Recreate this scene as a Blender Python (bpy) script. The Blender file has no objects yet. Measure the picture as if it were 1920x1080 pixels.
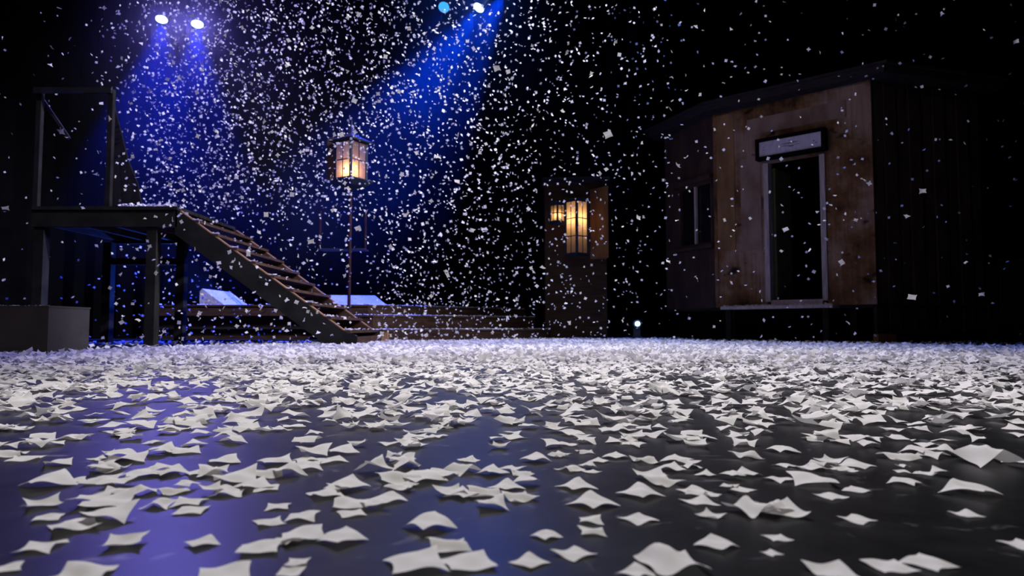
import bpy, bmesh, math, random
import numpy as np
from mathutils import Vector, Matrix
random.seed(7); rng = np.random.default_rng(11)
C = bpy.context.scene.collection
SC = bpy.context.scene

# ------------------------------------------------------------------ camera
H = 0.20; F = 1280.0; HOR = 613.0
PHI = math.atan((HOR - 540.0) / F)
cam_d = bpy.data.cameras.new('camera'); cam = bpy.data.objects.new('camera', cam_d); C.objects.link(cam)
cam.location = (0, 0, H); cam.rotation_euler = (math.pi/2 + PHI, 0, 0)
cam_d.sensor_width = 36; cam_d.lens = 24.0; cam_d.clip_start = 0.02
cam_d.dof.use_dof = True; cam_d.dof.focus_distance = 2.0; cam_d.dof.aperture_fstop = 6.3
SC.camera = cam
SC.view_settings.view_transform = 'Standard'; SC.view_settings.look = 'None'
SC.view_settings.exposure = 0.0; SC.view_settings.gamma = 1.0
SC.view_settings.use_curve_mapping = False
SC.cycles.volume_bounces = 0
SC.cycles.max_bounces = 6

FW = Vector((0, math.cos(PHI), math.sin(PHI))); UP = Vector((0, -math.sin(PHI), math.cos(PHI)))
def ray(px, py): return FW*F + Vector((1,0,0))*(px-960) + UP*(540-py)
def W(px, py, Y):
    d = ray(px, py); return Vector((0,0,H)) + d*(Y/d.y)
def FL(px, py, z=0.0):
    d = ray(px, py); return Vector((0,0,H)) + d*((z-H)/d.z)
def XZ(px, py, Y):
    p = W(px, py, Y); return p.x, p.z

# ------------------------------------------------------------------ world and lights
w = bpy.data.worlds.new('dark_stage'); SC.world = w; w.use_nodes = True
w.node_tree.nodes['Background'].inputs[0].default_value = (0.4, 0.45, 0.8, 1)
w.node_tree.nodes['Background'].inputs[1].default_value = 0.0005

def spot(name, loc, target, power, color, angle, blend=0.5, radius=0.1):
    d = bpy.data.lights.new(name, 'SPOT'); d.energy = power; d.color = color
    d.spot_size = math.radians(angle); d.spot_blend = blend; d.shadow_soft_size = radius
    o = bpy.data.objects.new(name, d); C.objects.link(o); o.location = loc
    o.rotation_euler = (Vector(target) - Vector(loc)).to_track_quat('-Z', 'Y').to_euler()
    return o
def point(name, loc, power, color, radius=0.03):
    d = bpy.data.lights.new(name, 'POINT'); d.energy = power; d.color = color; d.shadow_soft_size = radius
    o = bpy.data.objects.new(name, d); C.objects.link(o); o.location = loc; return o

# overhead stage wash (hung above the frame)
spot('wash_near', (-0.6, 2.6, 6.2), (0.1, 1.1, 0), 960, (1.0, 0.975, 0.95), 50, 0.8, 0.12)
spot('wash_middle', (-0.5, 5.2, 6.5), (0.3, 3.9, 0), 1500, (1.0, 0.94, 0.97), 62, 0.8, 0.12)
spot('wash_upstage', (0.3, 8.2, 6.6), (0.5, 6.4, 0), 1350, (0.74, 0.74, 1.0), 68, 0.7, 0.12)
spot('snow_light_left', (-3.5, 6.4, 7.6), (-3.0, 7.0, 0), 1500, (0.26, 0.24, 1.0), 62, 0.7, 0.12)
spot('added_blue_right', (2.6, 10.2, 6.6), (2.8, 8.3, 0), 1100, (0.08, 0.20, 1.0), 66, 0.7, 0.12)  # added off-frame lamp that turns the far right floor blue
# added off-frame side and front spots that brighten the falling snow
spot('added_side_right', (5.0, 5.4, 6.2), (-3.2, 7.7, 2.3), 5200, (0.76, 0.76, 1.0), 42, 0.7, 0.12)
spot('added_side_front', (7.6, 4.4, 5.5), (1.8, 6.4, 2.3), 1500, (0.9, 0.9, 1.0), 36, 0.7, 0.12)
spot('added_front_spot', (0.3, -3.2, 5.2), (-0.2, 3.7, 1.5), 620, (1.0, 0.97, 0.97), 36, 0.9, 0.15)
# front spill on the shed, then a spot added to lift the box
spot('front_spill_right', (-7.0, 1.2, 5.2), (3.7, 8.9, 2.1), 260, (1.0, 0.80, 0.74), 25, 0.9, 0.2)
spot('added_box_spot', (-1.5, -2.0, 3.4), (-3.7, 4.9, 0.2), 230, (1.0, 0.90, 0.88), 17, 0.9, 0.2)
BLUE = (0.0, 0.022, 1.0)

# ------------------------------------------------------------------ materials
def mat(name, col, rough=0.7, spec=0.3, bump=0.0, scale=8.0, var=0.0, col2=None, metallic=0.0, stretch=(1,1,1)):
    m = bpy.data.materials.new(name); m.use_nodes = True; nt = m.node_tree; b = nt.nodes['Principled BSDF']
    b.inputs['Roughness'].default_value = rough; b.inputs['Specular IOR Level'].default_value = spec
    b.inputs['Metallic'].default_value = metallic
    b.inputs['Base Color'].default_value = (*col, 1)
    if col2 or bump:
        tc = nt.nodes.new('ShaderNodeTexCoord'); mp = nt.nodes.new('ShaderNodeMapping'); mp.inputs['Scale'].default_value = stretch
        nz = nt.nodes.new('ShaderNodeTexNoise'); nz.inputs['Scale'].default_value = scale; nz.inputs['Detail'].default_value = 7
        nt.links.new(tc.outputs['Object'], mp.inputs[0]); nt.links.new(mp.outputs[0], nz.inputs['Vector'])
        if col2:
            cr = nt.nodes.new('ShaderNodeValToRGB'); cr.color_ramp.elements[0].position = 0.35; cr.color_ramp.elements[1].position = 0.65
            cr.color_ramp.elements[0].color = (*col, 1); cr.color_ramp.elements[1].color = (*col2, 1)
            nt.links.new(nz.outputs[0], cr.inputs[0]); nt.links.new(cr.outputs[0], b.inputs['Base Color'])
        if bump:
            bp = nt.nodes.new('ShaderNodeBump'); bp.inputs['Strength'].default_value = bump; bp.inputs['Distance'].default_value = 0.01
            nt.links.new(nz.outputs[0], bp.inputs['Height']); nt.links.new(bp.outputs[0], b.inputs['Normal'])
    return m
M_black = mat('black_drape', (0.004,0.004,0.005), 0.95, 0.05, 0.3, 3, col2=(0.006,0.006,0.007))
M_flat = mat('black_flat', (0.012,0.011,0.012), 0.9, 0.1, 0.2, 5, col2=(0.02,0.018,0.018), stretch=(6,6,.4))
M_wood = mat('dark_set_wood', (0.035,0.018,0.011), 0.75, 0.2, 0.4, 6, col2=(0.075,0.04,0.025), stretch=(1,1,6))
M_woodl = mat('raw_wood_edge', (0.30,0.16,0.08), 0.7, 0.2, 0.3, 7, col2=(0.42,0.24,0.12))
M_string = mat('grey_stained_stringer', (0.012,0.0115,0.0105), 0.8, 0.12, 0.3, 5, col2=(0.024,0.022,0.02))
M_crate = mat('grey_brown_crate_paint', (0.062,0.054,0.052), 0.7, 0.15, 0.3, 4, col2=(0.08,0.07,0.067))
M_metal = mat('black_fixture_metal', (0.015,0.015,0.017), 0.45, 0.4, 0.05, 20)
M_lantern = mat('lantern_dark_metal', (0.015,0.02,0.03), 0.55, 0.4, 0.1, 20)
M_jamb = mat('weathered_grey_wood', (0.34,0.30,0.31), 0.8, 0.15, 0.3, 8, col2=(0.50,0.45,0.47), stretch=(4,4,.6))
M_green = mat('greenlit_door_wood', (0.12,0.12,0.06), 0.8, 0.15, 0.3, 6, col2=(0.17,0.16,0.08))  # greenish light inside the doorway is put into the leaf's colour
M_slate = mat('slate_roof', (0.018,0.016,0.02), 0.75, 0.2, 0.6, 9, col2=(0.035,0.03,0.036), stretch=(1,1,8))
M_redpost = mat('red_brown_post', (0.02,0.006,0.006), 0.7, 0.2, 0.2, 9, col2=(0.035,0.01,0.01))

def shed_material():
    m = bpy.data.materials.new('stained_plywood'); m.use_nodes = True; nt = m.node_tree; b = nt.nodes['Principled BSDF']
    N = nt.nodes.new; L = nt.links.new
    b.inputs['Roughness'].default_value = 0.8; b.inputs['Specular IOR Level'].default_value = 0.15
    tc = N('ShaderNodeTexCoord')
    n1 = N('ShaderNodeTexNoise'); n1.inputs['Scale'].default_value = 1.3; n1.inputs['Detail'].default_value = 6; n1.inputs['Roughness'].default_value = .65
    L(tc.outputs['Object'], n1.inputs['Vector'])
    cr = N('ShaderNodeValToRGB'); e = cr.color_ramp.elements
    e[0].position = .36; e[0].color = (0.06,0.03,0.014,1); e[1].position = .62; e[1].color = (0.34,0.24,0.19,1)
    x = cr.color_ramp.elements.new(.47); x.color = (0.19,0.10,0.045,1)
    L(n1.outputs[0], cr.inputs[0])
    # dark knots and burns
    mp = N('ShaderNodeMapping'); mp.inputs['Scale'].default_value = (1,1,1.7); L(tc.outputs['Object'], mp.inputs[0])
    n2 = N('ShaderNodeTexNoise'); n2.inputs['Scale'].default_value = 3.1; n2.inputs['Detail'].default_value = 3
    L(mp.outputs[0], n2.inputs['Vector'])
    r2 = N('ShaderNodeValToRGB'); r2.color_ramp.elements[0].position = .29; r2.color_ramp.elements[0].color = (.12,.12,.12,1)
    r2.color_ramp.elements[1].position = .38; r2.color_ramp.elements[1].color = (1,1,1,1); L(n2.outputs[0], r2.inputs[0])
    mx = N('ShaderNodeMix'); mx.data_type = 'RGBA'; mx.blend_type = 'MULTIPLY'; mx.inputs[0].default_value = 1
    L(cr.outputs[0], mx.inputs[6]); L(r2.outputs[0], mx.inputs[7])
    # upright grain
    mg = N('ShaderNodeMapping'); mg.inputs['Scale'].default_value = (14,14,.7); L(tc.outputs['Object'], mg.inputs[0])
    n3 = N('ShaderNodeTexNoise'); n3.inputs['Scale'].default_value = 2; n3.inputs['Detail'].default_value = 4; L(mg.outputs[0], n3.inputs['Vector'])
    r3 = N('ShaderNodeMapRange'); r3.inputs[1].default_value=.3; r3.inputs[2].default_value=.7; r3.inputs[3].default_value=.72; r3.inputs[4].default_value=1.1
    L(n3.outputs[0], r3.inputs[0])
    m2 = N('ShaderNodeMix'); m2.data_type='RGBA'; m2.blend_type='MULTIPLY'; m2.inputs[0].default_value=1
    L(mx.outputs[2], m2.inputs[6]); L(r3.outputs[0], m2.inputs[7]); L(m2.outputs[2], b.inputs['Base Color'])
    bp = N('ShaderNodeBump'); bp.inputs['Strength'].default_value=.3; bp.inputs['Distance'].default_value=.01
    L(n3.outputs[0], bp.inputs['Height']); L(bp.outputs[0], b.inputs['Normal'])
    return m
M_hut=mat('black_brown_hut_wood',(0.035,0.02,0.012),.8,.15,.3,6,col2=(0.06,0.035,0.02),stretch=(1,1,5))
M_side=mat('shade_darkened_side_wood',(0.035,0.022,0.022),.8,.15,.3,3,col2=(0.065,0.04,0.035),stretch=(2,2,.8))  # shade on the shed's side walls put into a darker wood colour
M_pale=mat('pale_stained_plywood',(0.19,0.125,0.10),.8,.15,.3,2.5,col2=(0.30,0.22,0.19),stretch=(2,2,1))
M_wood2=mat('glow_lightened_panel_wood',(0.15,0.075,0.03),.8,.15,.3,3,col2=(0.26,0.14,0.06),stretch=(2,2,.6))  # lantern glow on the hut wall put into a lighter wood colour
M_raw=mat('raw_golden_plywood',(0.17,0.095,0.045),.8,.15,.3,3,col2=(0.28,0.17,0.085),stretch=(2,2,.6))
M_shed = shed_material()

def paper_material():
    m = bpy.data.materials.new('white_paper'); m.use_nodes = True; nt = m.node_tree; nt.nodes.clear()
    N = nt.nodes.new; L = nt.links.new
    out = N('ShaderNodeOutputMaterial'); d = N('ShaderNodeBsdfDiffuse'); t = N('ShaderNodeBsdfTranslucent'); mx = N('ShaderNodeMixShader')
    d.inputs[0].default_value = (.82,.80,.78,1); t.inputs[0].default_value = (.80,.78,.76,1); mx.inputs[0].default_value = .25
    L(d.outputs[0], mx.inputs[1]); L(t.outputs[0], mx.inputs[2]); L(mx.outputs[0], out.inputs[0])
    return m
M_paper = paper_material()

def floor_material():
    m = bpy.data.materials.new('black_painted_stage_floor'); m.use_nodes = True; nt = m.node_tree; b = nt.nodes['Principled BSDF']
    N = nt.nodes.new; L = nt.links.new
    tc = N('ShaderNodeTexCoord')
    n1 = N('ShaderNodeTexNoise'); n1.inputs['Scale'].default_value = 9; n1.inputs['Detail'].default_value = 9; n1.inputs['Roughness'].default_value=.7
    L(tc.outputs['Object'], n1.inputs['Vector'])
    cr = N('ShaderNodeValToRGB'); e = cr.color_ramp.elements
    e[0].position=.4; e[0].color=(0.0022,0.002,0.0025,1); e[1].position=.75; e[1].color=(0.010,0.0095,0.011,1); L(n1.outputs[0], cr.inputs[0])
    # thin scuffs
    n2 = N('ShaderNodeTexNoise'); n2.inputs['Scale'].default_value = 14; n2.inputs['Detail'].default_value = 3; n2.inputs['Distortion'].default_value = 1.6
    L(tc.outputs['Object'], n2.inputs['Vector'])
    r2 = N('ShaderNodeValToRGB'); k = r2.color_ramp.elements; k[0].position=.64; k[0].color=(0,0,0,1); k[1].position=.76; k[1].color=(.11,.11,.13,1)
    L(n2.outputs[0], r2.inputs[0])
    ad = N('ShaderNodeMix'); ad.data_type='RGBA'; ad.blend_type='ADD'; ad.inputs[0].default_value=1
    L(cr.outputs[0], ad.inputs[6]); L(r2.outputs[0], ad.inputs[7]); L(ad.outputs[2], b.inputs['Base Color'])
    rr = N('ShaderNodeMapRange'); rr.inputs[3].default_value=.33; rr.inputs[4].default_value=.43; L(n1.outputs[0], rr.inputs[0]); L(rr.outputs[0], b.inputs['Roughness'])
    b.inputs['Specular IOR Level'].default_value = .31
    bp = N('ShaderNodeBump'); bp.inputs['Strength'].default_value=.12; bp.inputs['Distance'].default_value=.003
    L(n1.outputs[0], bp.inputs['Height']); L(bp.outputs[0], b.inputs['Normal'])
    return m
M_floor = floor_material()
def emis(name, col, s):
    m = bpy.data.materials.new(name); m.use_nodes = True; b = m.node_tree.nodes['Principled BSDF']
    b.inputs['Base Color'].default_value=(*col,1); b.inputs['Emission Color'].default_value=(*col,1); b.inputs['Emission Strength'].default_value=s
    return m
M_lens = emis('blue_white_lens', (.35,.62,1.0), 9)
M_lens_dim = emis('dim_cyan_lens', (.05,.42,.85), 1.1)
M_bulb = emis('warm_bulb', (1,.62,.25), 30)
def cloth_pane():
    m = bpy.data.materials.new('frosted_lantern_pane'); m.use_nodes = True; nt = m.node_tree; nt.nodes.clear(); N=nt.nodes.new; L=nt.links.new
    out=N('ShaderNodeOutputMaterial'); t=N('ShaderNodeBsdfTranslucent'); d=N('ShaderNodeBsdfDiffuse'); mx=N('ShaderNodeMixShader')
    t.inputs[0].default_value=(.85,.66,.44,1); d.inputs[0].default_value=(.22,.17,.14,1); mx.inputs[0].default_value=.25
    L(t.outputs[0],mx.inputs[1]); L(d.outputs[0],mx.inputs[2]); L(mx.outputs[0],out.inputs[0]); return m
M_pane = cloth_pane()

# ------------------------------------------------------------------ mesh helpers
def obj(name, bm, m, parent=None):
    bmesh.ops.recalc_face_normals(bm, faces=bm.faces)
    me = bpy.data.meshes.new(name); bm.to_mesh(me); bm.free(); me.materials.append(m)
    o = bpy.data.objects.new(name, me); C.objects.link(o)
    if parent: o.parent = parent; o.matrix_parent_inverse = Matrix.Translation(-parent.location)
    return o
def tag(o, label, cat, group=None, kind=None):
    o['label'] = label; o['category'] = cat
    if group: o['group'] = group
    if kind: o['kind'] = kind
    return o
def thing(name, loc, label, cat, group=None):
    o = bpy.data.objects.new(name, None); C.objects.link(o); o.location = loc; o.empty_display_size = .1
    return tag(o, label, cat, group)
def struct(name, bm, m):
    o = obj(name, bm, m); o['kind'] = 'structure'; return o
def hexa(bm, p):   # 8 points: bottom 4 ccw, top 4
    v = [bm.verts.new(q) for q in p]
    for f in ((0,3,2,1),(4,5,6,7),(0,1,5,4),(1,2,6,5),(2,3,7,6),(3,0,4,7)): bm.faces.new([v[i] for i in f])
    return v
def box(bm, x0,x1,y0,y1,z0,z1):
    hexa(bm, [(x0,y0,z0),(x1,y0,z0),(x1,y1,z0),(x0,y1,z0),(x0,y0,z1),(x1,y0,z1),(x1,y1,z1),(x0,y1,z1)])
def prism(bm, poly, z0, z1):
    a = [bm.verts.new((x,y,z0)) for x,y in poly]; b = [bm.verts.new((x,y,z1)) for x,y in poly]; n=len(poly)
    bm.faces.new(a[::-1]); bm.faces.new(b)
    for i in range(n): bm.faces.new((a[i],a[(i+1)%n],b[(i+1)%n],b[i]))
def prism_y(bm, poly, y0, y1):   # polygon in xz swept along y
    a = [bm.verts.new((x,y0,z)) for x,z in poly]; b = [bm.verts.new((x,y1,z)) for x,z in poly]; n=len(poly)
    bm.faces.new(a); bm.faces.new(b[::-1])
    for i in range(n): bm.faces.new((a[i],b[i],b[(i+1)%n],a[(i+1)%n]))
def beam(bm, p, q, wd, dp, up=Vector((0,0,1))):
    p=Vector(p); q=Vector(q); d=(q-p).normalized()
    s=d.cross(up); s = s.normalized() if s.length>1e-4 else Vector((1,0,0)); t=s.cross(d).normalized()
    s*=wd/2; t*=dp/2
    hexa(bm,[p-s-t,p+s-t,p+s+t,p-s+t,q-s-t,q+s-t,q+s+t,q-s+t])
def tube(bm, p, q, r0, r1=None, n=12):
    p=Vector(p); q=Vector(q); r1=r0 if r1 is None else r1; d=(q-p).normalized()
    s=d.orthogonal().normalized(); t=d.cross(s)
    A=[bm.verts.new(p+(s*math.cos(2*math.pi*i/n)+t*math.sin(2*math.pi*i/n))*r0) for i in range(n)]
    B=[bm.verts.new(q+(s*math.cos(2*math.pi*i/n)+t*math.sin(2*math.pi*i/n))*r1) for i in range(n)]
    for i in range(n): bm.faces.new((A[i],A[(i+1)%n],B[(i+1)%n],B[i]))
    bm.faces.new(A[::-1]); bm.faces.new(B)
def BM(): return bmesh.new()
class Wall:      # vertical plane through ground points A,B; outward side faces the camera
    def __init__(s, A, B):
        s.A=Vector((A[0],A[1],0)); s.B=Vector((B[0],B[1],0)); s.u=(s.B-s.A).normalized(); s.L=(s.B-s.A).length
        s.n=Vector((s.u.y,-s.u.x,0))
    def at(s, px, py, d=0):
        r=ray(px,py); o=Vector((0,0,H)); t=((s.A+s.n*d-o).dot(s.n))/r.dot(s.n); p=o+r*t
        return (p-s.A).dot(s.u), p.z
    def P(s, a, d, z): q=s.A+s.u*a+s.n*d; return Vector((q.x,q.y,z))
    def box(s, bm, s0,s1,z0,z1,d0,d1):
        hexa(bm,[s.P(s0,d1,z0),s.P(s1,d1,z0),s.P(s1,d0,z0),s.P(s0,d0,z0),s.P(s0,d1,z1),s.P(s1,d1,z1),s.P(s1,d0,z1),s.P(s0,d0,z1)])
    def quad(s, bm, pts, d0, d1):   # polygon given as (s,z), thickness d0..d1
        a=[bm.verts.new(s.P(x,d0,z)) for x,z in pts]; b=[bm.verts.new(s.P(x,d1,z)) for x,z in pts]; n=len(pts)
        bm.faces.new(a); bm.faces.new(b[::-1])
        for i in range(n): bm.faces.new((a[i],b[i],b[(i+1)%n],a[(i+1)%n]))

# ------------------------------------------------------------------ stage shell
b=BM(); box(b,-9,10,-3,14,-0.1,0); struct('floor', b, M_floor)
def drape(name, p, q, z1, amp=.12, per=.45):
    bm=BM(); p=Vector(p); q=Vector(q); L=(q-p).length; u=(q-p)/L; nrm=Vector((u.y,-u.x,0)); n=int(L/.07)
    prev=None
    for i in range(n+1):
        s=L*i/n; o=p+u*s+nrm*(amp*math.sin(s*2*math.pi/per)+.05*math.sin(s*3.1))
        a=bm.verts.new((o.x,o.y,0)); c=bm.verts.new((o.x,o.y,z1))
        if prev: bm.faces.new((prev[0],a,c,prev[1]))
        prev=(a,c)
    return struct(name,bm,M_black)
drape('wall_back',(-8.8,13.6,0),(9.8,13.6,0),8)
drape('wall_left',(-8.8,0,0),(-8.8,13.4,0),8)
drape('wall_right',(9.7,13.4,0),(9.7,0,0),8)

# ------------------------------------------------------------------ left box
YC=4.92
xr,_=XZ(90,620,YC); _,zt=XZ(90,573,YC); xr2,_=XZ(167,620,5.45)
t=thing('stage_box',(xr-.5,YC+.3,0),'low grey-brown wooden box at the left edge of the stage floor','box')
b=BM(); prism(b,[(-4.6,YC),(xr,YC),(xr2,5.45),(-4.6,5.45)],0.0,zt-.012); obj('body',b,M_crate,t)
b=BM(); prism(b,[(-4.6,YC-.004),(xr+.004,YC-.004),(xr2+.004,5.455),(-4.6,5.455)],zt-.0118,zt); obj('lid',b,M_crate,t)
b=BM(); box(b,xr-.006,xr+.003,YC-.005,YC+.004,0.002,zt-.013); obj('corner_trim',b,M_crate,t)

# ------------------------------------------------------------------ staircase and landing
YN=6.9; YF=8.35
xl,zl=XZ(333,387,YN); zl_top=zl
x_first,_=XZ(651,620,YN)                       # nose of lowest tread
NT=9; rise=(zl_top-0.165)/NT; run=(x_first-xl)/NT
T=thing('staircase',(xl+1,YN+.7,0),'dark wooden staircase with open treads climbing left to the landing','staircase')
def stringer(y0,y1):
    bm=BM(); th=.27
    xe,_=XZ(669,630,YN)
    sl=rise/run
    # top line slightly under the tread noses
    zt=lambda x: zl_top-.03-(x-xl)*sl
    x_f=xl+(zl_top-.03-.03)/sl
    poly=[(xl-.02,zt(xl-.02)),(xl+(x_first-xl),zt(x_first)-.0),(xe,zt(x_first)-.02),(xe,0.0)]
    xb=xl+(zl_top-.03-th)/sl
    poly+=[(xb,0.0),(xl-.02,zt(xl-.02)-th)]
    prism_y(bm,poly,y0,y1); return bm
obj('stringer',stringer(YN,YN+.04),M_string,T); obj('stringer',stringer(YF-.04,YF),M_wood,T)
# raw timber capping on the near stringer's top edge
b=BM(); sl=rise/run
p0=Vector((xl+.03,YN+.02,zl_top-.024-.03*sl)); p1=Vector((x_first,YN+.02,zl_top-.024-(x_first-xl)*sl)); beam(b,p0,p1,.036,.012,Vector((0,0,1)))
obj('edge_cap',b,M_woodl,T)
b=BM(); p0=Vector((xl+.03,YF-.02,zl_top-.024-.03*sl)); p1=Vector((x_first,YF-.02,zl_top-.024-(x_first-xl)*sl)); beam(b,p0,p1,.036,.012); obj('edge_cap',b,M_woodl,T)
treads=[]
for k in range(1,NT+1):
    z=zl_top-rise*k; xn=xl+run*k
    b=BM(); box(b,xn-.235,xn+.03,YN+.001,YF-.001,z-.028,z); obj('tread',b,M_wood,T)
    treads.append((xn-.235,xn+.03,z))
b=BM(); xe,_=XZ(669,630,YN); box(b,xe-.03,xe-.002,YN+.04,YF-.04,0,.10); obj('riser',b,M_wood,T)
b=BM(); box(b,xe+.03,xe+.10,YF-.3,YF-.22,0,.137); obj('support_block',b,M_woodl,T)

xL,_=XZ(60,387,YN)
T=thing('landing',(xl-1.2,YN+.7,0),'raised dark timber landing on posts at the head of the stairs','platform')
b=BM(); box(b,xL,xl,YN-.01,YF,zl_top-.035,zl_top); obj('deck',b,M_string,T)
zf=XZ(250,425,YN)[1]
b=BM(); box(b,xL,xl-.002,YN,YN+.04,zf,zl_top-.036); obj('fascia',b,M_string,T)
b=BM(); box(b,xL,xl-.002,YF-.04,YF,zf,zl_top-.036); obj('fascia',b,M_string,T)
for i in range(5):
    x=xL+.05+(xl-xL-.15)*i/4
    b=BM(); box(b,x,x+.045,YN+.041,YF-.041,zf+.03,zl_top-.036); obj('joist',b,M_wood,T)
for px,y in ((286,YN+.06),(75,YN+.06),(203,YF-.12),(340,YF-.12)):
    x=XZ(px,540,y)[0]; b=BM(); box(b,x-.05,x+.05,y-.05,y+.05,0,zf-.001); obj('post',b,M_string,T)
b=BM(); x0=XZ(203,540,YF-.12)[0]; x1=XZ(340,540,YF-.12)[0]; box(b,x0+.05,x1-.05,YF-.14,YF-.10,.95,1.03); obj('rail',b,M_string,T)

# timber frame standing on the landing
T=thing('timber_frame',(W(140,380,YN+.1).x,YN+.1,zl_top),'thin tall timber frame with a crossbeam standing on the landing','frame')
y=YN+.12
for pxa,pya,pxb in ((78,165,68),(208,168,203)):
    a=W(pxa,pya,y); c=W(pxb,386,y)
    b=BM(); beam(b,(c.x,y,zl_top),(c.x+.0,y,a.z),.05,.05,Vector((0,1,0))); obj('post',b,M_string,T)
a=W(74,172,y); c=W(205,172,y)
b=BM(); beam(b,(a.x-.03,y-.04,a.z),(c.x+.05,y-.04,a.z),.03,.06); obj('crossbeam',b,M_string,T)
a=W(95,205,y+.05); c=W(130,260,y+.05); b=BM(); beam(b,(a.x-.08,y+.04,a.z+.1),c,.02,.03); obj('brace',b,M_string,T)
# black cloth wing that falls from the frame
b=BM(); pts=[(207,168),(222,230),(240,300),(258,345),(266,386),(247,386),(207,386)]
yy=y+.5; v=[b.verts.new(W(px,py,yy)) for px,py in pts]; b.faces.new(v)
r=bmesh.ops.extrude_face_region(b,geom=b.faces[:]); bmesh.ops.translate(b,vec=(0,.02,0),verts=[e for e in r['geom'] if isinstance(e,bmesh.types.BMVert)])
o=obj('cloth_wing',b,M_flat); tag(o,'dark sloping cloth wing beside the timber frame on the landing','cloth')

# ------------------------------------------------------------------ low stepped platforms upstage
def plat(name, A, B, back, xleft, z0, z1, label, m=M_wood):
    # front edge runs from A to B (left to right, receding), deck extends back
    t=thing(name,((A[0]+B[0])/2,(A[1]+B[1])/2+.5,z0),label,'platform','low stepped platforms behind the stairs')
    bm=BM(); poly=[(xleft,A[1]+.0),(A[0],A[1]),(B[0],B[1]),(B[0]+.05,B[1]+back),(xleft,A[1]+back+1.6)]
    prism(bm,poly,z0,z1-.022); obj('body',bm,m,t)
    bm=BM(); o=.015; poly=[(xleft,A[1]-o),(A[0],A[1]-o),(B[0]+o,B[1]-o),(B[0]+.05+o,B[1]+back),(xleft,A[1]+back+1.6)]
    prism(bm,poly,z1-.0218,z1); obj('deck',bm,m,t)
    return t
def xy(px,Y): p=W(px,600,Y); return (p.x,Y)
A1=xy(716,8.45); B1=xy(1030,10.2)
A2=xy(700,8.85); B2=xy(1003,10.75)
A3=xy(690,9.3); B3=xy(985,11.6)
Z1=.165; Z2=.352; Z3=.50
plat('platform',A1,B1,.9,A1[0]-.3,0,Z1,'lowest brown timber platform step right of the stair foot')
plat('platform',A2,B2,.9,A2[0]-.6,Z1,Z2,'middle brown timber platform step behind the stair foot')
plat('platform',A3,B3,.6,xy(288,9.3)[0],Z2,Z3,'topmost long timber platform step, edged with blue-lit snow')
# support under the long left run of the top platform
t=thing('long_riser',(xy(420,9.45)[0],9.45,0),'dark brown riser wall under the long platform behind the stairs','platform')
b=BM(); prism(b,[(xy(289,9.42)[0],9.42),(A2[0]-.62,9.42),(A2[0]-.62,9.6),(xy(289,9.42)[0],9.6)],0,Z2-.001); obj('body',b,M_wood,t)
b=BM(); x0=xy(290,9.36)[0]; box(b,x0,A2[0]-.65,9.36,9.418,.17,.20); obj('rail',b,M_string,t)
# low slab between box and stairs
o=BM(); xa=xy(120,9.0)[0]; xb=xy(640,9.0)[0]; box(o,xa,xb,8.75,9.35,0,.035); o=obj('floor_slab',o,M_string); tag(o,'thin dark slab lying on the floor beneath the landing posts','slab')

# hipped hatch on the platform, right of the stairs
M_snowtop = mat('snow_dusted_board', (.42,.40,.50), .8, .2, .6, 30, col2=(.62,.60,.68))
def hatch(pts, label, grp=None):
    bm=BM(); v=[bm.verts.new(p) for p in pts]
    for f in ((0,1,2,3),(4,5,6,7),(0,1,5,4),(1,2,6,5),(2,3,7,6),(3,0,4,7)): bm.faces.new([v[i] for i in f])
    o=obj('hatch_cover',bm,M_snowtop); tag(o,label,'hatch'); return o
y0=9.5; fl=W(600,571,y0); fr=W(723,571,y0); tl=W(585,553,y0+.75); tr=W(703,554,y0+.75)
zb=Z3+.001
hatch([(fl.x,y0,zb),(fr.x,y0,zb),(tr.x+.01,y0+.76,zb),(fl.x,y0+.76,zb),(fl.x,y0,fl.z if fl.z>zb else zb+.01),(fr.x,y0,zb+.015),(tr.x,y0+.75,tr.z),(tl.x,y0+.75,tl.z)],
      'lavender-lit snow-dusted hatch cover on the platform right of the stairs')
# left wedge, ramp falling to the right
a=W(374,569,9.45); pk=W(379,541,9.45); e=W(421,569,9.45); yb=10.4
bm=BM(); prism_y(bm,[(a.x,zb),(e.x,zb),(pk.x,pk.z),(a.x,pk.z-.04)],9.45,yb); o=obj('hatch_cover',bm,M_snowtop); tag(o,'small blue-lit wedge hatch on the platform under the landing','hatch')

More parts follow.
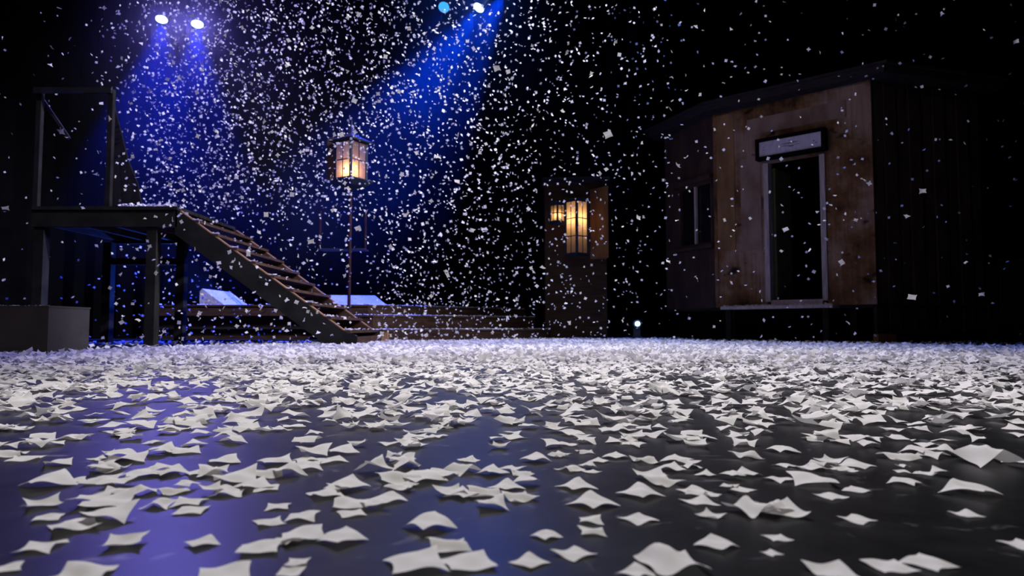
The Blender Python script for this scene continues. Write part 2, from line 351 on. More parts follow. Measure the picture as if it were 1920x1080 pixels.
# ------------------------------------------------------------------ lanterns
def lantern(name, cx, cy, zb, zt, half, rot, rows, cols, label, roof=True, power=14, bulb_z=.3, offset_bulb=(0,0), skirt=True, group=None, bl=.035, post=.021, col=(1,.50,.19)):
    """square lantern, one corner post facing the camera"""
    t=thing(name,(cx,cy,zb),label,'lantern',group)
    cs=[Vector((cx+half*math.sqrt(2)*math.cos(rot+i*math.pi/2),cy+half*math.sqrt(2)*math.sin(rot+i*math.pi/2),0)) for i in range(4)]
    for c in cs:
        b=BM(); tube(b,(c.x,c.y,zb),(c.x,c.y,zt),post,n=8); obj('corner_post',b,M_lantern,t)
    for i in range(4):
        a=cs[i]; c=cs[(i+1)%4]; u=(c-a)
        bm=BM(); q=[a+u*.05,a+u*.95]
        v=[bm.verts.new((q[0].x,q[0].y,zb+.01)),bm.verts.new((q[1].x,q[1].y,zb+.01)),bm.verts.new((q[1].x,q[1].y,zt-.01)),bm.verts.new((q[0].x,q[0].y,zt-.01))]
        bm.faces.new(v); obj('pane',bm,M_pane,t)
        bm=BM(); ctr=Vector((cx,cy,0)); out=((a+c)/2-ctr).normalized()*.006
        for r in range(rows+1):
            z=zb+(zt-zb)*r/rows; z=min(max(z,zb+.008),zt-.008); h=.016 if r in(0,rows) else .012
            beam(bm,(a.x+out.x,a.y+out.y,z),(c.x+out.x,c.y+out.y,z),.014,h)
        for k in range(1,cols):
            p=a+u*k/cols+out; beam(bm,(p.x,p.y,zb),(p.x,p.y,zt),.010,.012,Vector((0,1,0)))
        obj('glazing_bars',bm,M_lantern,t)
    b=BM(); n=4; rr=half*math.sqrt(2)
    def ring(bm,r,z): return [bm.verts.new((cx+r*math.cos(rot+i*math.pi/2),cy+r*math.sin(rot+i*math.pi/2),z)) for i in range(4)]
    def loft(bm,prof):
        rs=[ring(bm,r,z) for r,z in prof]
        for A,B in zip(rs,rs[1:]):
            for i in range(4): bm.faces.new((A[i],A[(i+1)%4],B[(i+1)%4],B[i]))
        bm.faces.new(rs[0][::-1]); bm.faces.new(rs[-1])
    if roof:
        loft(b,[(rr*1.42,zt),(rr*1.46,zt+.018),(rr*.75,zt+.075),(rr*.22,zt+.13),(rr*.10,zt+.24),(.006,zt+.36)]); obj('roof',b,M_lantern,t)
    else:
        loft(b,[(rr*1.08,zt),(rr*1.08,zt+.03)]); obj('roof',b,M_lantern,t)
    b=BM()
    loft(b,[(rr*.3,zb-.13),(rr*.95,zb-.085),(rr*1.35,zb-.035),(rr*1.5,zb-.012),(rr*1.5,zb)] if skirt else [(rr*1.05,zb-.03),(rr*1.05,zb)]); obj('base',b,M_lantern,t)
    b=BM(); bz=zb+(zt-zb)*bulb_z; bmesh.ops.create_uvsphere(b,u_segments=12,v_segments=8,radius=.022,matrix=Matrix.Translation((cx+offset_bulb[0],cy+offset_bulb[1],bz)))
    obj('bulb',b,M_bulb,t)
    point('lantern_light',(cx+offset_bulb[0],cy+offset_bulb[1],bz+.0),power,col,bl)
    return t
YP=9.2; c=W(658,300,YP); zt=W(658,268,YP).z; zb_=W(658,338,YP).z
T=lantern('street_lantern',c.x,YP,zb_,zt,.145,math.radians(-77),2,2,'glowing amber lantern with pointed roof on the tall street post',power=4.2,bulb_z=.2,offset_bulb=(.0,-.11))
T=thing('lamp_post',(c.x,YP,Z3),'slim red-brown post carrying the street lantern above the platforms','post')
b=BM(); tube(b,(c.x,YP,.0),(c.x,YP,zb_-.101),.022,n=12); obj('shaft',b,M_redpost,T)
T=thing('side_board',(c.x,YP,zb_),'narrow brown board hanging just left of the street lantern','board')
b=BM(); p=W(614,292,YP+.12); q=W(627,340,YP+.12); box(b,p.x,q.x,YP+.1,YP+.125,q.z,p.z+.25); obj('panel',b,M_wood,T)
# boxed shelf on the post
T=thing('wall_shelf',(W(640,467,YP+.1).x,YP+.15,0),'dim open timber shelf frame halfway up the lamp post','shelf')
y=YP+.12; x0=W(598,467,y).x; x1=W(686,467,y).x; zs=W(640,467,y).z; zt2=W(640,395,y).z
b=BM(); box(b,x0,x1,YP+.03,y+.2,zs-.012,zs); obj('shelf_board',b,M_lantern,T)
for x in (x0,x1-.02):
    b=BM(); box(b,x,x+.02,y-.0,y+.03,zs,zt2); obj('upright',b,M_redpost,T)

# far hut with the bay lantern
YH=10.1
HUT=T=thing('far_hut',(W(1080,500,YH+.4).x,YH+.4,0),'narrow dark timber hut wall upstage behind the two hanging lanterns','hut')
x0=W(1022,400,YH+.3).x; x1=W(1137,400,YH+.3).x; zt=W(1080,335,YH).z
b=BM(); box(b,x0,x1,YH+.3,YH+.7,0,zt); obj('wall',b,M_hut,T)
b=BM(); a=W(1030,375,YH-.05); c2=W(1100,352,YH-.05); x2=W(1145,352,YH).x
prism_y(b,[(x0-.05,zt),(x2,zt),(x2,zt+.05),(x0-.05,zt+.03)],YH+.05,YH+.75); obj('roof',b,M_slate,T)
cx=W(1081,420,YH).x
lantern('bay_lantern',cx,YH-.02,W(1081,476,YH-.1).z,W(1081,376,YH-.1).z,.115,math.radians(-95),3,2,'tall cream-lit lantern bay with three rows of panes on the far hut',roof=False,power=3.0,bulb_z=.66,offset_bulb=(-.0,.0),skirt=False,bl=.06,col=(1,.60,.30))
cx=W(1045,400,YH-.1).x
lantern('hanging_lantern',cx,YH-.15,W(1045,416,YH-.2).z,W(1045,383,YH-.2).z,.075,math.radians(-94),2,2,'small bright amber lantern hanging left of the tall lantern bay',roof=False,power=4.0,bulb_z=.38,offset_bulb=(0,-.045),skirt=False,bl=.02,post=.015)
T=thing('lantern_bracket',(cx,YH,0),'short dark bracket arm over the small amber lantern','bracket')
b=BM(); z=W(1045,383,YH-.2).z; beam(b,(cx,YH-.15,z+.05),(cx,YH+.3,z+.09),.03,.03); obj('arm',b,M_lantern,T)
# added return beside the bay, lantern glow put into its lighter wood colour
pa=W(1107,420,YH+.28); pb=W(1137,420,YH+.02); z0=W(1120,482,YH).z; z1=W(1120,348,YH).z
b=BM(); prism(b,[(pa.x,YH+.299),(pb.x,YH+.02),(pb.x+.03,YH+.02),(pb.x+.03,YH+.299)],z0,z1); obj('glow_toned_panel',b,M_wood2,HUT)

# ------------------------------------------------------------------ the shed
Lc=(2.87,9.6); Rc=(4.39,8.2); Bl=(2.42,10.67); Br=(6.0,8.62)
FWl=Wall(Lc,Rc); SWl=Wall(Bl,Lc); RWl=Wall(Rc,Br)
zT=FWl.at(1640,148)[1]; zD=FWl.at(1445,566)[1]
T=thing('shed',(3.6,9.3,0),'weathered brown plywood shed with a tall open doorway at the right','shed')
dl0,_=FWl.at(1436,430); dr1,_=FWl.at(1549,430); _,dz=FWl.at(1490,298)
b=BM(); FWl.box(b,0,dl0,zD-.06,zT,-.06,0); obj('wall_panel',b,M_shed,T)
b=BM(); FWl.box(b,dr1,FWl.L,zD-.06,zT,-.06,0); obj('wall_panel',b,M_shed,T)
b=BM(); FWl.box(b,dl0+.0005,dr1-.0005,dz,zT,-.06,0); obj('wall_panel',b,M_shed,T)
# cover battens and patches
for s0,s1,z0,z1,dd in ((.0,.05,zD,zT,.012),(FWl.L-.05,FWl.L,zD,zT,.014)):
    b=BM(); FWl.box(b,s0,s1,z0,z1,.0005,dd); obj('corner_batten',b,M_shed,T)
s,z=FWl.at(1590,190); b=BM(); FWl.box(b,s,FWl.L-.051,z-.9,zT-.02,.0005,.01); obj('patch_board',b,M_shed,T)
s,z=FWl.at(1350,470); s2,_=FWl.at(1380,470); b=BM(); FWl.box(b,.051,s2,z,zT-.03,.0005,.01); obj('patch_board',b,M_raw,T)
s,z=FWl.at(1388,300); s2,_=FWl.at(1426,300); _,z2=FWl.at(1400,470); b=BM(); FWl.box(b,s,s2,z2,z,.0005,.008); obj('patch_board',b,M_pale,T)
s,z=FWl.at(1400,205); s2,_=FWl.at(1586,205); _,z2=FWl.at(1490,238); b=BM(); FWl.box(b,s,s2,z2,z2+.22,.0005,.008); obj('patch_board',b,M_pale,T)
# left side wall with window
b=BM(); ws0,wz0=SWl.at(1274,468); ws1,wz1=SWl.at(1338,335)
ws0=max(ws0,.08); ws1=min(ws1,SWl.L-.03)
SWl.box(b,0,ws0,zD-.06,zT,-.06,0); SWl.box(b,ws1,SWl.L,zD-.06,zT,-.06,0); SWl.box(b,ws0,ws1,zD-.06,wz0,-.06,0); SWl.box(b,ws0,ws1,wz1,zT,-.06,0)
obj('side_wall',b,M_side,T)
fr=BM()
for s0,s1,z0,z1 in ((ws0,ws0+.05,wz0,wz1),(ws1-.04,ws1,wz0,wz1),(ws0,ws1,wz0,wz0+.04),(ws0,ws1,wz1-.04,wz1)): SWl.box(fr,s0,s1,z0,z1,-.04,.012)
wf=obj('window_frame',fr,M_side,T)
fr=BM(); m_=(ws0+ws1)/2; SWl.box(fr,m_-.018,m_+.018,wz0+.041,wz1-.041,-.03,.006); obj('mullion',fr,M_jamb,wf)
M_darkglass = mat('dark_window_glass',(0.01,0.01,0.012),.15,.5)
fr=BM(); SWl.box(fr,ws0+.051,ws1-.041,wz0+.041,wz1-.041,-.05,-.045); obj('pane',fr,M_darkglass,wf)
b=BM(); SWl.box(b,ws0-.04,ws1+.02,wz0-.05,wz0,.001,.06); obj('window_sill',b,M_side,T)
b=BM(); SWl.box(b,ws0-.06,ws1+.03,wz1,wz1+.07,.001,.08); obj('window_hood',b,M_side,T)
# right wall: upright boards
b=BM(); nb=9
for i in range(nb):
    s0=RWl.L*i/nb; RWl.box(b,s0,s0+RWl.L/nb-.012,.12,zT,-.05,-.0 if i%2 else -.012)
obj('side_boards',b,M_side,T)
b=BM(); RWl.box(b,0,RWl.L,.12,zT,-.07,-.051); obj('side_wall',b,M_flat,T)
b=BM(); s1_,_=RWl.at(1672,630); RWl.box(b,-.02,s1_+.05,0,.115,-.06,.02); obj('plinth_board',b,M_woodl,T)
# back and inside
b=BM()
back=[(Bl[0]+.3,Bl[1]+.4),(Br[0]-.1,Br[1]+1.6)]
Wb=Wall(back[0],back[1]); Wb.box(b,0,Wb.L,0,zT,-.05,0); obj('back_wall',b,M_flat,T)
b=BM(); prism(b,[Lc,Rc,Br,(Br[0]-.15,Br[1]+1.5),(Bl[0]+.3,Bl[1]+.35),Bl],zD-.1,zD-.062); obj('floor_deck',b,M_string,T)
# roof slab
def off(p,dx,dy): return (p[0]+dx,p[1]+dy)
rp=[off(Lc,-.16,-.18),off(Rc,.02,-.26),off(Br,.25,-.12),off(Br,.1,1.7),off(Bl,.3,.6),off(Bl,-.24,.1)]
b=BM(); prism(b,rp,zT+.002,zT+.10); obj('roof',b,M_slate,T)
rp2=[(3.9+(x-3.9)*1.03,9.3+(y_-9.3)*1.03) for x,y_ in rp]
b=BM(); prism(b,rp2,zT+.101,zT+.135); obj('roof_edge',b,M_slate,T)
# door jambs, sign
b=BM(); s,_=FWl.at(1440,430); FWl.box(b,dl0-.01,dl0+.055,zD,dz,-.10,.03); obj('door_jamb',b,M_jamb,T)
b=BM(); FWl.box(b,dr1-.055,dr1+.01,zD,dz,-.10,.03); obj('door_jamb',b,M_jamb,T)
b=BM(); FWl.box(b,dl0+.0551,dr1-.0551,zD-.05,zD+.02,-.10,.02); obj('threshold',b,M_jamb,T)
# open door leaf swung inside
hp=FWl.P(dl0+.07,-.12,0); dirn=(-FWl.n).normalized()
b=BM(); q=hp+dirn*.55; bm=b
nn=Vector((dirn.y,-dirn.x,0))*.02
hexa(b,[Vector((hp.x,hp.y,zD+.03))-nn,Vector((q.x,q.y,zD+.03))-nn,Vector((q.x,q.y,zD+.03))+nn,Vector((hp.x,hp.y,zD+.03))+nn,
        Vector((hp.x,hp.y,dz-.05))-nn,Vector((q.x,q.y,dz-.05))-nn,Vector((q.x,q.y,dz-.05))+nn,Vector((hp.x,hp.y,dz-.05))+nn]); obj('door_leaf',b,M_green,T)
# posts under
for px,wl,d in ((1372,FWl,-.1),(1600,FWl,-.1)):
    s,_=wl.at(px,600,d); b=BM(); wl.box(b,s-.04,s+.04,0,zD-.101,d-.08,d); obj('foot_post',b,M_string,T)
# the board over the door
pts=[FWl.at(px,py,.1) for px,py in ((1419,303),(1549,280),(1549,240),(1419,262))]
T2=thing('lintel_sign',(3.6,8.9,pts[0][1]),'grey weathered board in a black frame above the shed doorway','sign')
s0=pts[0][0]; s1=pts[1][0]; z0=(pts[0][1]+pts[1][1])/2; z1=(pts[2][1]+pts[3][1])/2
b=BM(); FWl.box(b,s0,s1,z0,z1,.031,.11)
obj('backing',b,M_black,T2)
m=mat('grey_faded_sign_paint',(.50,.48,.64),.75,.2,.2,9,col2=(.60,.58,.76),stretch=(3,3,1))
b=BM(); FWl.box(b,s0+.045,s1-.045,z0+.045,z1-.045,.1101,.125); pn=obj('panel',b,m,T2)
b=BM(); bl_=[(.34,.58,.62,.64),(.36,.44,.50,.49),(.47,.36,.58,.43),(.50,.60,.66,.65),(.55,.44,.68,.47),(.48,.76,.55,.80),(.07,.60,.09,.66),(.07,.40,.09,.46),(.90,.30,.935,.36),(.87,.44,.90,.50)]
for x0_,y0_,x1_,y1_ in bl_:
    aa=s0+.045; bb=s1-.045-aa; cc=z0+.045; dd=z1-.045-cc
    n_=10; xm=(x0_+x1_)/2; ym=(y0_+y1_)/2
    poly=[(aa+bb*(xm+(x1_-x0_)/2*math.cos(2*math.pi*i/n_)*random.uniform(.8,1.1)), cc+dd*(ym+(y1_-y0_)/2*math.sin(2*math.pi*i/n_)*random.uniform(.6,1.2))) for i in range(n_)]
    FWl.quad(b,poly,.1251,.1262)
obj('faded_marks',b,mat('faded_black_marks',(.06,.055,.08),.8,.1),T2)
frm=BM(); 
for a_,b_,c_,d_ in ((s0,s1,z1-.045,z1),(s0,s1,z0,z0+.04),(s0,s0+.045,z0+.04,z1-.045),(s1-.045,s1,z0+.04,z1-.045)): FWl.box(frm,a_,b_,c_,d_,.1101,.15)
obj('frame',frm,M_black,T2)
# step board in front
T3=thing('door_step',(3.4,8.9,0),'narrow snow-edged step board under the shed doorway','step')
sA=FWl.at(1352,576,.28)[0]; sB=FWl.at(1562,570,.28)[0]; zS=FWl.at(1450,573,.28)[1]
b=BM(); FWl.box(b,sA,sB,zS-.04,zS,.0305,.30); obj('board',b,M_jamb,T3)
b=BM(); FWl.box(b,sA+.06,sA+.13,0,zS-.041,.20,.27); obj('leg',b,M_string,T3)
b=BM(); FWl.box(b,sB-.13,sB-.06,0,zS-.041,.20,.27); obj('leg',b,M_string,T3)
# far right flats
T=thing('stage_flat',(W(1880,600,8.2).x,8.2,0),'barely visible black flat standing at the right edge of the stage','flat')
for pa,pb,h in ((1856,1872,W(1860,500,8.2).z),(1878,1960,W(1860,485,8.2).z)):
    x0=W(pa,600,8.2).x; x1=W(pb,600,8.2).x; b=BM(); box(b,x0,x1,8.2,8.24,0,h); obj('panel',b,M_flat,T)
b=BM(); x0=W(1856,600,8.2).x; x1=W(1960,600,8.2).x; box(b,x0,x1,8.26,8.3,.3,.36); obj('batten',b,M_flat,T)

# ------------------------------------------------------------------ lighting instruments
def fixture(px, py, Y, target, power, angle, lensmat, label, name='spotlight', rad=.092, color=BLUE, blend=.4, spill=300, spcol=(.03,.13,1)):
    p=W(px,py,Y); d=(Vector(target)-p).normalized()
    t=thing(name,p,label,'stage light','stage spotlights hanging over the set')
    b=BM(); tube(b,p-d*.36,p-d*.012,rad*.85,rad*1.12,24); obj('housing',b,M_metal,t)
    b=BM(); tube(b,p-d*.0118,p-d*.002,rad,rad,32); obj('lens',b,lensmat,t)
    s=d.cross(Vector((0,0,1))).normalized(); b=BM()
    top=p-d*.2+Vector((0,0,.34))
    for sg in (-1,1):
        q=p-d*.2+s*sg*(rad*1.12+.02); beam(b,q,q+Vector((0,0,.30)),.012,.03,Vector((0,1,0)))
    q0=p-d*.2+s*(rad*1.12+.026)+Vector((0,0,.30)); q1=p-d*.2-s*(rad*1.12+.026)+Vector((0,0,.30)); beam(b,q0,q1,.03,.012)
    obj('yoke',b,M_metal,t)
    b=BM(); tube(b,top-Vector((0,0,.034)),Vector((top.x,11.27,6.19)),.016,n=10); obj('clamp',b,M_metal,t)
    if power:
        spot('beam',p+d*.02,p+d*5,power,color,angle,blend,.07)
        spot('lamp_spill',p+d*.02,p+Vector((-p.x,-11,-5.0)),spill,spcol,100,1.0,.10)
    return top
F1=fixture(303,37,11.2,(-5.3,9.6,0),2300,40,M_lens,'leftmost bright blue spotlight at the top of the picture',spill=620,spcol=(.22,.18,1))
F2=fixture(370,46,11.2,(-4.6,9.6,0),2300,40,M_lens,'bright blue spotlight just right of the leftmost spotlight',spill=620,spcol=(.22,.18,1))
F3=fixture(832,14,11.2,(-2.2,6.5,0),120,22,M_lens_dim,'dim cyan spotlight left of the brightest spotlight',spill=30)
F4=fixture(897,15,11.2,(-3.6,9.3,0),3200,34,M_lens,'brightest white-blue spotlight near the top centre',color=(0,.05,1))
F5=fixture(948,-14,11.2,(-3.0,9.3,0),3400,34,M_lens,'spotlight cut off by the top edge beside the brightest one',spill=80,color=(0,.05,1))
b=BM(); tube(b,(-7.5,11.27,6.2),(3.5,11.27,6.2),.025,n=12); o=obj('lighting_pipe',b,M_metal); tag(o,'black lighting pipe hung above the blue spotlights','pipe')
# unseen blue lamp added behind the wedge hatch to light the landing underside
p=Vector((W(415,560,10.75).x,10.75,Z3+.10)); d=(Vector((-4.75,7.5,1.2))-p).normalized()
T=thing('added_uplight',(p.x,p.y,Z3),'unseen blue lamp added behind the small wedge hatch','stage light')
b=BM(); tube(b,p-d*.12,p-d*.01,.06,.07,20); obj('housing',b,M_metal,T)
b=BM(); tube(b,p-d*.0098,p,.06,n=20); obj('lens',b,M_lens_dim,T)
b=BM(); box(b,p.x-.07,p.x+.07,p.y+.02,p.y+.16,Z3+.0005,Z3+.03); obj('base',b,M_metal,T)
spot('added_uplight_beam',p+d*.02,p+d*3,620,(.03,.12,1),46,.7,.05)
# small blue lamp on the floor upstage
p=W(1196,607,9.9); T=thing('floor_lamp',(p.x,9.95,0),'small blue-white lamp glowing low upstage left of the shed','stage light')
b=BM(); tube(b,(p.x,10.12,p.z),(p.x,9.93,p.z),.05,.06,16); obj('housing',b,M_metal,T)
b=BM(); tube(b,(p.x,9.9298,p.z),(p.x,9.92,p.z),.035,n=16); obj('lens',b,M_lens,T)
b=BM(); box(b,p.x-.05,p.x+.05,9.98,10.06,0,p.z-.0575); obj('stand',b,M_metal,T)
point('floor_lamp_light',(p.x,9.88,p.z),1.0,(.1,.3,1),.02)

# ------------------------------------------------------------------ haze, upstage only
def haze():
    bm=BM(); box(bm,-8.2,2.6,8.9,13.2,.2,7.8)
    m=bpy.data.materials.new('stage_haze'); m.use_nodes=True; nt=m.node_tree; nt.nodes.clear(); N=nt.nodes.new; L=nt.links.new
    out=N('ShaderNodeOutputMaterial'); v=N('ShaderNodeVolumeScatter'); v.inputs['Color'].default_value=(.9,.9,.95,1); v.inputs['Anisotropy'].default_value=.35
    tc=N('ShaderNodeTexCoord'); n=N('ShaderNodeTexNoise'); n.inputs['Scale'].default_value=.55; n.inputs['Detail'].default_value=2
    mr=N('ShaderNodeMapRange'); mr.inputs[1].default_value=.35; mr.inputs[2].default_value=.7; mr.inputs[3].default_value=.008; mr.inputs[4].default_value=.04
    L(tc.outputs['Object'],n.inputs['Vector']); L(n.outputs[0],mr.inputs[0])
    # the haze thins out smoothly towards its edges
    sx=N('ShaderNodeSeparateXYZ'); L(tc.outputs['Object'],sx.inputs[0]); cur=mr.outputs[0]
    for ax,a0,a1 in ((0,2.2,-1.8),(0,-8.1,-6.4),(1,9.0,10.4),(2,.3,2.6)):
        r=N('ShaderNodeMapRange'); r.interpolation_type='SMOOTHSTEP'; r.inputs[1].default_value=a0; r.inputs[2].default_value=a1; r.inputs[3].default_value=0 if a1>a0 else 0; r.inputs[4].default_value=1
        L(sx.outputs[ax],r.inputs[0]); mu=N('ShaderNodeMath'); mu.operation='MULTIPLY'; L(cur,mu.inputs[0]); L(r.outputs[0],mu.inputs[1]); cur=mu.outputs[0]
    L(cur,v.inputs['Density']); L(v.outputs[0],out.inputs['Volume'])
    o=obj('stage_haze',bm,m); tag(o,'thin blue-lit haze hanging upstage behind the falling snow','haze',kind='stuff')
haze()

# ------------------------------------------------------------------ paper snow
def sheet(n, s, typ, amp, rnd):
    amp*=.5
    """curled square of paper, side s, n x n quads -> verts (k,3), flat centre at origin"""
    g=np.linspace(-.5,.5,n+1); U,V=np.meshgrid(g,g); U=U.ravel(); V=V.ravel()
    th=rnd.uniform(0,math.pi); a=U*math.cos(th)+V*math.sin(th); c=-U*math.sin(th)+V*math.cos(th)
    if typ in('star','arch'): amp*=.62
    if typ=='flat': Z=.10*amp*(a*a*2+c*.2*np.sin(5*a))
    elif typ=='arch': Z=amp*(.28-1.3*(U-V)**2*.5)*.72+amp*.22*(U+V)**2*np.sign(U+V)*.5
    elif typ=='cup': Z=amp*.8*(U*U+V*V)**1.2+amp*.1*a
    elif typ=='star': Z=amp*(.10-.8*((U-V)**2)*.5+.30*((U+V)**2)*.5+.05*(U+V))
    elif typ=='tent': Z=amp*.42*(1-np.abs(U+V*.2)*2)
    elif typ=='wave': Z=amp*.16*np.sin(a*7+rnd.uniform(0,3))+amp*.08*c
    else: Z=amp*(.4*(U+V)**2*.5-.7*(U-V)**2*.5)+amp*.05*np.sin(9*c)
    p1,p2,p3,p4=rnd.uniform(0,6.28,4); Z=Z+.022*np.sin(7*U+4*V+p1)+.022*np.sin(6*V-5*U+p2)+.05*np.sin(p3)*U*V*4*.5
    # slightly pinched sides give pointed corners
    pin=rnd.uniform(0.02,.26)
    X=U*(1-pin*(1-4*V*V)); Y=V*(1-pin*(1-4*U*U))
    X=X+rnd.normal(0,.012); P=np.stack([X,Y,Z],1)*s
    return P
def faces_for(n, base=0):
    i=np.arange(n); I,J=np.meshgrid(i,i); k=(I+J*(n+1)).ravel()
    return np.stack([k,k+1,k+n+2,k+n+1],1)+base
def mesh_from(name, V, Fc):
    me=bpy.data.meshes.new(name); me.vertices.add(len(V)); me.vertices.foreach_set('co',V.astype(np.float32).ravel())
    me.loops.add(len(Fc)*4); me.loops.foreach_set('vertex_index',Fc.astype(np.int32).ravel())
    me.polygons.add(len(Fc)); me.polygons.foreach_set('loop_start',np.arange(0,len(Fc)*4,4,dtype=np.int32))
    me.polygons.foreach_set('use_smooth',np.ones(len(Fc),dtype=bool)); me.update(); me.validate(); me.materials.append(M_paper); return me
TYPES=['flat','arch','cup','star','tent','wave','saddle']
def rotz(P,a): c,s=math.cos(a),math.sin(a); return P@np.array([[c,s,0],[-s,c,0],[0,0,1]])
def rand_rot(rnd):
    q=rnd.normal(size=4); q/=np.linalg.norm(q); w_,x,y,z=q
    return np.array([[1-2*(y*y+z*z),2*(x*y-z*w_),2*(x*z+y*w_)],[2*(x*y+z*w_),1-2*(x*x+z*z),2*(y*z-x*w_)],[2*(x*z-y*w_),2*(y*z+x*w_),1-2*(x*x+y*y)]])
GL='scattered paper snow scraps in the left foreground'; GC='scattered paper snow scraps in the centre foreground'; GR='scattered paper snow scraps in the right foreground'
LAB={GL:'white curled paper scrap among the scatter on the violet-lit left floor',GC:'white curled paper scrap among the scatter on the dark blue central floor',GR:'white curled paper scrap among the scatter on the black right-hand floor'}
def place_paper(px, py, w, typ, rotdeg, amp=1.0, label=None, lift=0.0):
    if typ=='arch' and rotdeg<0: rotdeg+=90
    p=FL(px,py); s=w/F*(p.y)/(1.33 if 25<=rotdeg%90<=65 else 1.1); s=min(s,.075)
    P=sheet(10,s,typ,amp,rng); P=rotz(P,math.radians(rotdeg)); tilt=0
    P[:,2]-=P[:,2].min(); me=mesh_from('paper_scrap',P,faces_for(10))
    o=bpy.data.objects.new('paper_scrap',me); C.objects.link(o); o.location=(p.x,p.y,.0008+lift)
    g=GL if px<640 else GC if px<1080 else GR
    if label: tag(o,label,'paper scrap')
    else: tag(o,LAB[g],'paper scrap',g)
    return o
